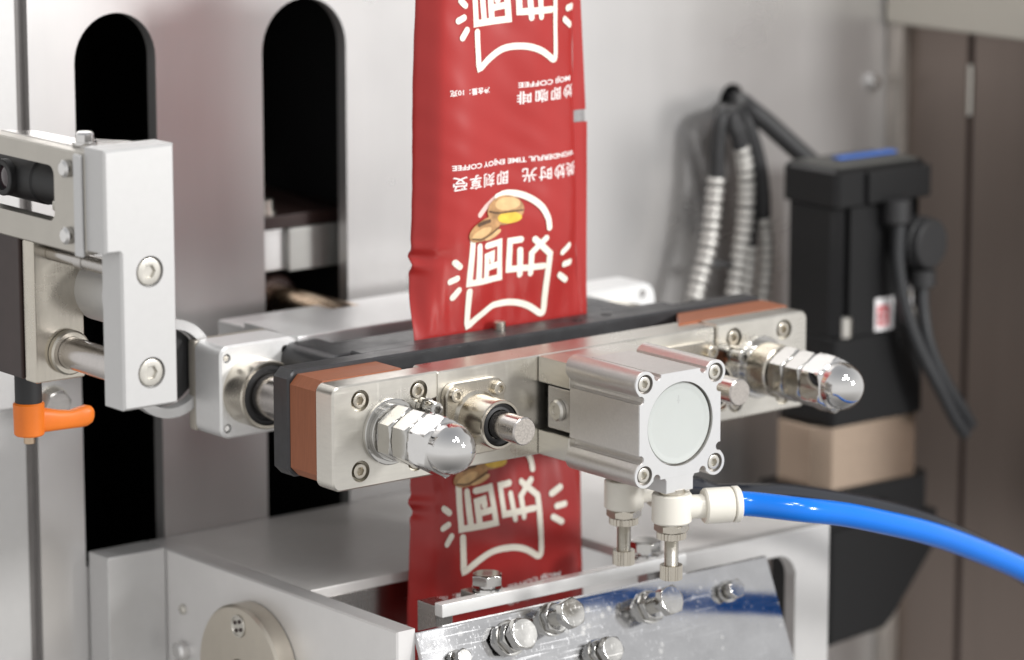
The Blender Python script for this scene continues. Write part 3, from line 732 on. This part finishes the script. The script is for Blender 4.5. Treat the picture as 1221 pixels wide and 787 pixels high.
# ================================================================== fittings and tubes
def fitting(name, y, label, ang):
    t = thing(name, label, 'air fitting', (0, y, -40), 'push-in fittings under the air cylinder')
    ca, sa = math.cos(math.radians(ang)), math.sin(math.radians(ang)); d = Vector((ca, -sa, 0))
    bm = new(); add_lathe(bm, (0, y, -36.5), (0, 0, -1), [(0, 7.4), (2.8, 7.4), (3, 6.6), (3.5, 6.6)], 32); obj('thread_collar', bm, NICKELW, t)
    bm = new(); add_lathe(bm, (0, y, -39.6), (0, 0, -1), [(0, 10.4), (.8, 10.9), (15.2, 10.9), (16.2, 10.0)], 44)
    add_rod(bm, Vector((0, y, -48))+d*8, Vector((0, y, -48))+d*19, 6.6, .6, 32)
    el = obj('elbow_body', bm, WHITEPL, t)
    o = Vector((0, y, -48))+d*18
    bm = new(); add_lathe(bm, o, d, [(0, 9.0), (.8, 9.8), (15, 9.8), (15.6, 9.2), (15.6, 8.4), (16.4, 8.4), (16.4, 9.6), (17, 10.0), (19.5, 10.0), (20.2, 9.3), (20.2, 6.2), (16, 6.2)], 44, True, False); obj('release_collar', bm, WHITEPL, el)
    bm = new(); add_hexnut(bm, (0, y, -55.9), (0, 0, -1), 5.0, 9.6, 10); obj('hex_collar', bm, NICKELW, t)
    bm = new()                                        # knurled ring
    n = 48; A = []; 
    for zz, k_ in ((-61, 1), (-64.6, 1)):
        A.append([bm.verts.new(((7.8+(.35 if k % 2 else -.25))*math.cos(2*math.pi*k/n), y+(7.8+(.35 if k % 2 else -.25))*math.sin(2*math.pi*k/n), zz)) for k in range(n)])
    for k in range(n): bm.faces.new((A[0][k], A[0][(k+1) % n], A[1][(k+1) % n], A[1][k]))
    bm.faces.new(A[0]); bm.faces.new(list(reversed(A[1]))); obj('knurled_ring', bm, NICKELW, t)
    bm = new(); pr_ = []
    for k in range(24): pr_ += [(k*.75, 3.9), (k*.75+.375, 3.6)]
    add_lathe(bm, (0, y, -64.7), (0, 0, -1), pr_, 24); obj('threaded_stem', bm, NICKEL, t)
    bm = new(); A = []
    for zz in (-79.5, -87.5):
        A.append([bm.verts.new(((5.9+(.3 if k % 2 else -.2))*math.cos(2*math.pi*k/n), y+(5.9+(.3 if k % 2 else -.2))*math.sin(2*math.pi*k/n), zz)) for k in range(n)])
    for k in range(n): bm.faces.new((A[0][k], A[0][(k+1) % n], A[1][(k+1) % n], A[1][k]))
    bm.faces.new(A[0]); bm.faces.new(list(reversed(A[1]))); kn = obj('adjusting_knob', bm, NICKELW, t)
    bm = new(); add_box(bm, -4.6, 4.6, y-.6, y+.6, -88.1, -87.2); obj('screw_slot', bm, BLACK, kn)
    return o+d*18, d
tp, td = fitting('elbow_fitting', 6, 'ivory elbow fitting holding the blue tube under the front of the cylinder', 24)
bm = new(); add_tube(bm, [tp-td*4, tp+td*8+Vector((0, 0, -.4)), (62, -30, -51.5), (92, -32, -58.5), (123, -31, -68), (160, -27, -80.5), (199, -20, -96), (259, -10, -123), (340, 0, -166), (430, 12, -222)], 6.8, 24, 14)
tag(obj('blue_tube', bm, BLUE, None, tp), 'bright blue air tube curving away to the right', 'air tube')
tp2, td2 = fitting('elbow_fitting', 46, 'ivory elbow fitting under the rear of the cylinder nearer the red film', 4)
bm = new(); add_tube(bm, [tp2-td2*4, tp2+td2*12+Vector((0,0,-2.5)), (66, 44, -57.5), (96, 43, -62), (128, 42, -68), (190, 38, -85.5), (236, 30, -104.5), (297, 25, -139), (400, 20, -212)], 6.2, 24, 14)
tag(obj('black_tube', bm, BLACKT, None, tp2), 'glossy black air tube running behind the blue one', 'air tube')

# ================================================================== left bracket
br = thing('white_bracket', 'white L-shaped aluminium bracket at the left with two countersunk socket screws', 'bracket', (-276, 110, 29))
ol = [(-297, 111.5), (-289, 111.5), (-288, 110.5), (-288, 29.5), (-255, 29.5), (-255, 164.5), (-297, 164.5)]
hs = [circ(-271, 100, 8.2, 30), circ(-271, 47.5, 8.2, 30)]
bm = new(); add_plate(bm, ol, 100, 118, holes=hs, ch=1.2, depth=3); lb = obj('front_block', bm, BOARD, br)
for z in (100, 47.5):
    bm = new(); socket_head(bm, (-271, 102.8, z), (0, -1, 0), 7.4, 2.6, 3.6); obj('socket_screw', bm, NICKEL, lb, (-271, 102.8, z))
FZ0 = Matrix(((1, 0, 0, 0), (0, 0, 1, 0), (0, -1, 0, 0), (0, 0, 0, 1)))
FY = Matrix(((0, 1, 0, 0), (-1, 0, 0, 0), (0, 0, 1, 0), (0, 0, 0, 1)))   # plate built in (-y, z), thickness along +x
bm = new()
win = rrect(-310, -148, 122, 151, 5, 5)
add_plate(bm, rrect(-330, -118.5, 108, 161, 3, 4), -297, -289, holes=[win], ch=.8, frame=FY); sf = obj('side_frame', bm, mat('grey_beige_frame', (.50, .475, .43), .9, .38, .05, 60), br)
bm = new(); add_plate(bm, [(-288.6, 118.6), (-256, 118.6), (-256, 140), (-273, 165), (-275, 200), (-288.6, 214)], -161.4, -155, ch=.6, frame=FZ0); obj('top_plate', bm, STEEL, br)
bm = new(); add_box(bm, -262, -256.2, 118.6, 150, 108, 154.6, .8); obj('far_frame', bm, NICKELW, br)
bm = new(); add_box(bm, -299.5, -297.2, 119, 126, 107.5, 160.2, .9); obj('edge_strip', bm, ALUW, br)
for y, z in ((134, 151.5), (134, 117)):
    bm = new(); add_lathe(bm, (-297.2, y, z), (-1, 0, 0), [(0, 4.6), (2.5, 4.6), (3.8, 3.2), (3.8, 0)], 28); obj('frame_screw', bm, CHROME, sf)
bm = new(); add_lathe(bm, (-283, 140, 161.3), (0, 0, 1), [(0, 6.5), (2, 6.5), (2, 4.8), (6, 4.8), (7, 3.8), (7, 0)], 28); obj('top_screw', bm, CHROME, br)
sn = thing('sensor', 'black barrel shaped sensor inside the window of the bracket', 'sensor', (-276, 200, 136))
bm = new(); add_lathe(bm, (-272, 232, 136), (0, -1, 0), [(0, 13.5), (40, 13.5), (41, 12.6), (76, 12.6), (77, 11.4)], 40); obj('barrel', bm, BLACK, sn)
bm = new(); add_lathe(bm, (-285.2, 214, 136), (-1, 0, 0), [(0, 9.8), (3.4, 9.8), (3.8, 9.2), (3.8, 6.8), (1.5, 6.2)], 36, True, False); ln = obj('ring', bm, BLACK, sn)
bm = new(); add_lathe(bm, (-286.2, 214, 136), (-1, 0, 0), [(0, 6.4), (.6, 6), (1.6, 3), (1.9, 0)], 32); obj('lens', bm, mat('dark_lens', (.03, .015, .02), 0, .05, .1, 50, coat=1), ln)
bm = new(); add_box(bm, -282, -262.5, 146, 176, 122.4, 128.5, 1.5); obj('clip', bm, WHITEPL, sn)
# clamp block, rod and roller under the bracket
ck = thing('clamp_block', 'dark brown clamp block behind the lower left of the bracket', 'block', (-270, 230, 30))
bm = new(); add_box(bm, -294, -264, 190, 330, 32, 108, 1); obj('dark_face', bm, DBROWN, ck)
bm = new(); add_box(bm, -292.5, -262, 178, 189.6, 31, 107, 1.2); obj('end_plate', bm, NICKELW, ck)
rd = thing('guide_rod', 'shiny guide rod running back from the white bracket', 'rod', (-272, 150, 46))
bm = new(); add_rod(bm, (-273, 117.5, 46), (-273, 178.5, 46), 8.6, .6, 40); obj('rod', bm, SHAFT, rd)
bm = new(); add_lathe(bm, (-273, 177.6, 46), (0, -1, 0), [(0, 12), (3, 12), (4, 11), (4, 8.8)], 40, True, False); obj('collar', bm, NICKELW, rd)
bm = new(); add_lathe(bm, (-250, 150, 78), (0, 1, 0), [(0, 17), (1, 18), (30, 18), (31, 17)], 48)
tag(obj('white_roller', bm, BOARD, None, (-250, 165, 78)), 'white roller half hidden behind the lower leg of the bracket', 'roller')
bm = new(); add_rod(bm, (-281, 118.5, 100), (-281, 178, 100), 4.2, .5, 24); add_lathe(bm, (-281, 150, 100), (0, -1, 0), [(0, 5), (6, 5), (6.5, 4.5)], 24)
tag(obj('thin_rod', bm, STEEL, None, (-281, 150, 100)), 'thin steel rod under the window of the bracket', 'rod')
# clamp lever
lv = thing('clamp_lever', 'orange plastic clamp lever below the dark clamp block', 'lever', (-262, 236, -4))
LX, LY = -262.5, 236.5
bm = new(); add_lathe(bm, (LX, LY, -11.2), (0, 0, 1), [(0, 7.6), (.8, 8.3), (17.5, 8.6), (18.4, 7.8)], 40)
obj('hub', bm, ORANGE, lv)
bm = new()
hd_ = Vector((1, -.18, 0)).normalized(); pts = []
rings = []
for s_, hw, hh, zc in ((4, 4.6, 7.2, -3.2), (10, 4.4, 6.6, -3.8), (17, 4.2, 5.6, -4.6), (24, 4.3, 5.0, -5.0), (29, 4.6, 5.6, -4.4), (33, 4.5, 5.8, -3.8), (36, 3.6, 4.6, -3.4), (37.6, 1.5, 2.2, -3.2)):
    c_ = Vector((LX, LY, zc))+hd_*s_; sd = Vector((-hd_.y, hd_.x, 0)); rings.append([bm.verts.new(c_+sd*hw*abs(math.cos(a))**.7*(1 if math.cos(a) > 0 else -1)+Vector((0, 0, hh*abs(math.sin(a))**.7*(1 if math.sin(a) > 0 else -1)))) for a in [2*math.pi*k/20 for k in range(20)]])
for A, B in zip(rings, rings[1:]):
    for k in range(20): bm.faces.new((A[k], A[(k+1) % 20], B[(k+1) % 20], B[k]))
bm.faces.new(rings[-1]); bm.faces.new(rings[0]); obj('handle', bm, ORANGE, lv, sharp=60)
bm = new(); add_lathe(bm, (LX, LY, 7.2), (0, 0, 1), [(0, 7.4), (23, 7.4)], 28); obj('stud', bm, BLACK, lv)
bm = new(); add_rod(bm, (LX, LY, -10.5), (LX, LY, -16), 3.2, .4, 20); obj('screw_tip', bm, BRONZE, lv)
ap = thing('adjuster_plate', 'pale plate with a hex bolt behind the orange lever', 'plate', (-222, 302, -10))
bm = new(); add_box(bm, -246, -200, 304, 312.5, -13, 12, 1.2); obj('plate', bm, BOARD, ap)
bm = new(); add_lathe(bm, (-206.5, 303.8, -13), (0, -1, 0), [(0, 10), (1.4, 10), (1.4, 5)], 32); obj('washer', bm, NICKEL, ap)
bm = new(); add_hexnut(bm, (-206.5, 302.4, -13), (0, -1, 0), 6, 8.6, 10, False); obj('bolt_head', bm, STEEL, ap)

# ================================================================== motor and cables
MX0, MX1, MY0, MY1 = 306, 384, 203, 252
mo = thing('servo_motor', 'black servo motor with gearbox standing in front of the back panel at the right', 'motor', (345, 228, -215))
def octo(x0, x1, y0, y1, c): return [(x0+c, y0), (x1-c, y0), (x1, y0+c), (x1, y1-c), (x1-c, y1), (x0+c, y1), (x0, y1-c), (x0, y0+c)]
FZ = Matrix(((1, 0, 0, 0), (0, 0, 1, 0), (0, -1, 0, 0), (0, 0, 0, 1)))   # plate built in (x, y), depth downwards: y0 -> z = -y0
def slab(ol, z1, z0, ch=.8):
    bm = new(); add_plate(bm, ol, -z1, -z0, ch=ch, frame=FZ); return bm
def grooved(x0, x1, y0, y1, c, g):
    o = [(x0+c, y0), (x0+c, y0+g), (x0+c+g*1.6, y0+g), (x0+c+g*1.6, y0), (x1-c-g*1.6, y0), (x1-c-g*1.6, y0+g), (x1-c, y0+g), (x1-c, y0), (x1, y0+c), (x1, y1-c), (x1-c, y1), (x0+c, y1), (x0, y1-c), (x0, y0+c)]
    return o
obj('cap', slab(octo(MX0-1, MX1+1, MY0-1, MY1+1, 3), 82, 58, 2.5), MOTORB, mo)
obj('cap_top', slab(octo(MX0+3, MX1-3, MY0+3, MY1-3, 3), 83, 81.5, .5), MOTORG, mo)
obj('body', slab(grooved(MX0, MX1, MY0, MY1, 6, 4), 57.4, -26), MOTORB, mo)
bm = new(); add_box(bm, 333, 384, 229.5, 236.5, 82.9, 84.4, .5); obj('blue_strip', bm, BLUEP, mo)
obj('flange', slab(octo(MX0-1, MX1+1, MY0-1, MY1+1, 2), -26.6, -82.6), MOTORB, mo)
obj('adapter', slab(octo(MX0-9, MX1+6, MY0+1, MY1+2, 10), -83, -124.6), CHAMP, mo)
bm = slab(octo(MX0-20, MX1+14, MY0-2, MY1+8, 10), -125, -149); obj('gearbox_flange', bm, MOTORB, mo)
bm = new(); add_plate(bm, [(MX0-3, -149.5), (MX1+14, -149.5), (MX1+14, -172), (MX1-24, -216), (MX1-32, -222), (MX0-3, -226)], 199, 256, ch=1.5); obj('gearbox', bm, MOTORB, mo)
bm = new(); add_rod(bm, (350, 201.5, -139), (350, 192, -139), 3.5); obj('side_screw', bm, MOTORB, mo)
for x, y in ((MX0+11, MY0+3), (MX1-5, MY0+1)):
    bm = new(); add_rod(bm, (x, y, -26.4), (x, y, -13), 5.2, .8, 24); obj('flange_screw', bm, NICKEL, mo)
bm = new(); add_box(bm, 341, 357, MY0-.5, MY0-.1, -25, -4); st = obj('sticker', bm, STICKW, mo)
bm = new()
for a, b_, c_, d_ in ((343, 353, -12, -9), (343, 346, -21, -12), (350, 353, -21, -9), (343, 353, -22, -20), (343, 353, -17, -15)): add_box(bm, a, b_, MY0-.8-.02*a/100, MY0-.55, c_, d_)
obj('sticker_print', bm, STICKR, st)
bm = new(); add_box(bm, 366, 374, MY0-.5, MY0-.1, -20, 3); st2 = obj('sticker', bm, STICKW, mo)
bm = new(); add_box(bm, 368, 371.5, MY0-.8, MY0-.55, -11, -3); obj('sticker_print', bm, STICKY, st2)
bm = new(); add_box(bm, 330, 384.5, 198.5, 202.2, 58.5, 79, 1.2); obj('plug_block', bm, MOTORB, mo)
bm = new(); add_lathe(bm, (352, 196.5, 60), (0, 0, -1), [(0, 9), (14, 9), (16, 7), (16, 4)], 28, True, False); obj('plug', bm, BLACK, mo)
bm = new(); add_lathe(bm, (372, 202.6, 30), (0.15, -1, 0), [(0, 17), (10, 17), (11, 16), (16, 16), (17, 15), (17, 0)], 36); obj('round_plug', bm, BLACK, mo)
bm = new(); add_lathe(bm, (372, 192, 13), (0, 0, -1), [(0, 8.5), (10, 8.5), (11, 6)], 28); obj('cable_gland', bm, BLACK, mo)
for pts, r, lab in (([(352, 194, 44), (351, 193, 20), (355, 190, -8), (364, 185, -36), (377, 180, -62), (390, 178, -84), (400, 178, -96)], 4.3, 'dark cable hanging from the upper plug of the motor'),
                    ([(372, 192, 4), (371, 190, -12), (373, 186, -34), (383, 182, -58), (397, 180, -78), (408, 181, -92)], 4.3, 'dark cable hanging from the lower gland of the motor')):
    bm = new(); add_tube(bm, pts, r, 16, 8)
    tag(obj('motor_cable', bm, mat('dark_grey_cable', (.022, .023, .025), 0, .42, .1, 80), None, pts[0]), lab, 'cable', 'cables hanging from the motor')
# conduits out of the hole
H = (317.5, 322, 112)
def conduit(p_sleeve, p_metal, label, rs=4.9, rm=5.1):
    t = thing('conduit', label, 'conduit', p_metal[-1], 'braided conduits hanging from the cable hole')
    bm = new(); add_tube(bm, p_sleeve, rs, 16, 8); obj('black_sleeve', bm, BLACK, t)
    bm = new(); add_tube(bm, p_metal, rm-.9, 16, 8); obj('inner_hose', bm, mat('dark_hose_core', (.15, .145, .135), .3, .5, .2, 300), t)  # core toned darker than the rings so the ribs stand out
    P = catmull(p_metal, 24); bm = new(); acc = 0.
    for a, b in zip(P, P[1:]):
        acc += (b-a).length
        if acc >= 5.8:
            acc -= 5.8; add_lathe(bm, b, b-a, [(-1.9, rm-.7), (-1.5, rm+.15), (0, rm+.5), (1.5, rm+.15), (1.9, rm-.7)], 18)
    obj('rib_rings', bm, BRAID, t)
conduit([(313, 332, 107), (305, 306, 108), (290, 290, 109), (283.5, 287, 106), (281, 287, 92), (280.4, 287, 70)], [(280.4, 287, 74), (277.2, 287, 49), (272.5, 286, 25), (263.6, 286, 0), (254, 285, -30)], 'braided conduit furthest to the left, its black sleeve ending lower')
conduit([(316, 332, 106), (308, 306, 107.5), (292, 284, 109), (288.5, 281, 103), (292, 280, 95), (294, 280, 88)], [(293.4, 280, 93), (299, 280, 69), (298.8, 280, 43), (294, 280, 16), (289.6, 280, -8), (284, 280, -34)], 'longest braided conduit, silver from high up just below the hole')
conduit([(320, 332, 106.5), (312, 306, 109), (299, 290, 105), (306, 287, 84), (309.5, 287, 55), (309.3, 287, 22)], [(309.3, 287, 26), (308.2, 287, 8), (305.2, 287, -10), (301, 287, -36)], 'braided conduit third from the left, mostly black sleeve')
conduit([(323, 332, 108), (315, 304, 112), (305, 288, 107), (312.6, 284, 80), (317.4, 284, 57), (318.4, 284, 40)], [(318.5, 284, 44), (321.6, 284, 23), (321.4, 284, 3), (318, 284, -16), (312, 284, -40)], 'braided conduit nearest the black motor')
bm = new(); add_lathe(bm, (290, 286, 12), (.25, .05, 1), [(0, 13), (3.5, 13)], 24, False, False)
bmesh.ops.solidify(bm, geom=list(bm.faces), thickness=1.2)
for v in bm.verts: v.co.y = 286+(v.co.y-286)*.55; v.co.x = 281.5+(v.co.x-290)*1.3
tag(obj('cable_tie', bm, BLACK, None, (281.5, 284, 12)), 'black cable tie round the two left braided conduits', 'cable tie')
bm = new(); add_tube(bm, [(324, 332, 112), (317, 306, 113), (309, 288, 111), (316, 280, 103), (328, 272, 90), (340, 262, 76), (352, 250, 62)], 6.4, 16, 10)
tag(obj('thick_cable', bm, BLACK, None, (320, 315, 112)), 'thick black cable arching from the hole to the back of the motor', 'cable')
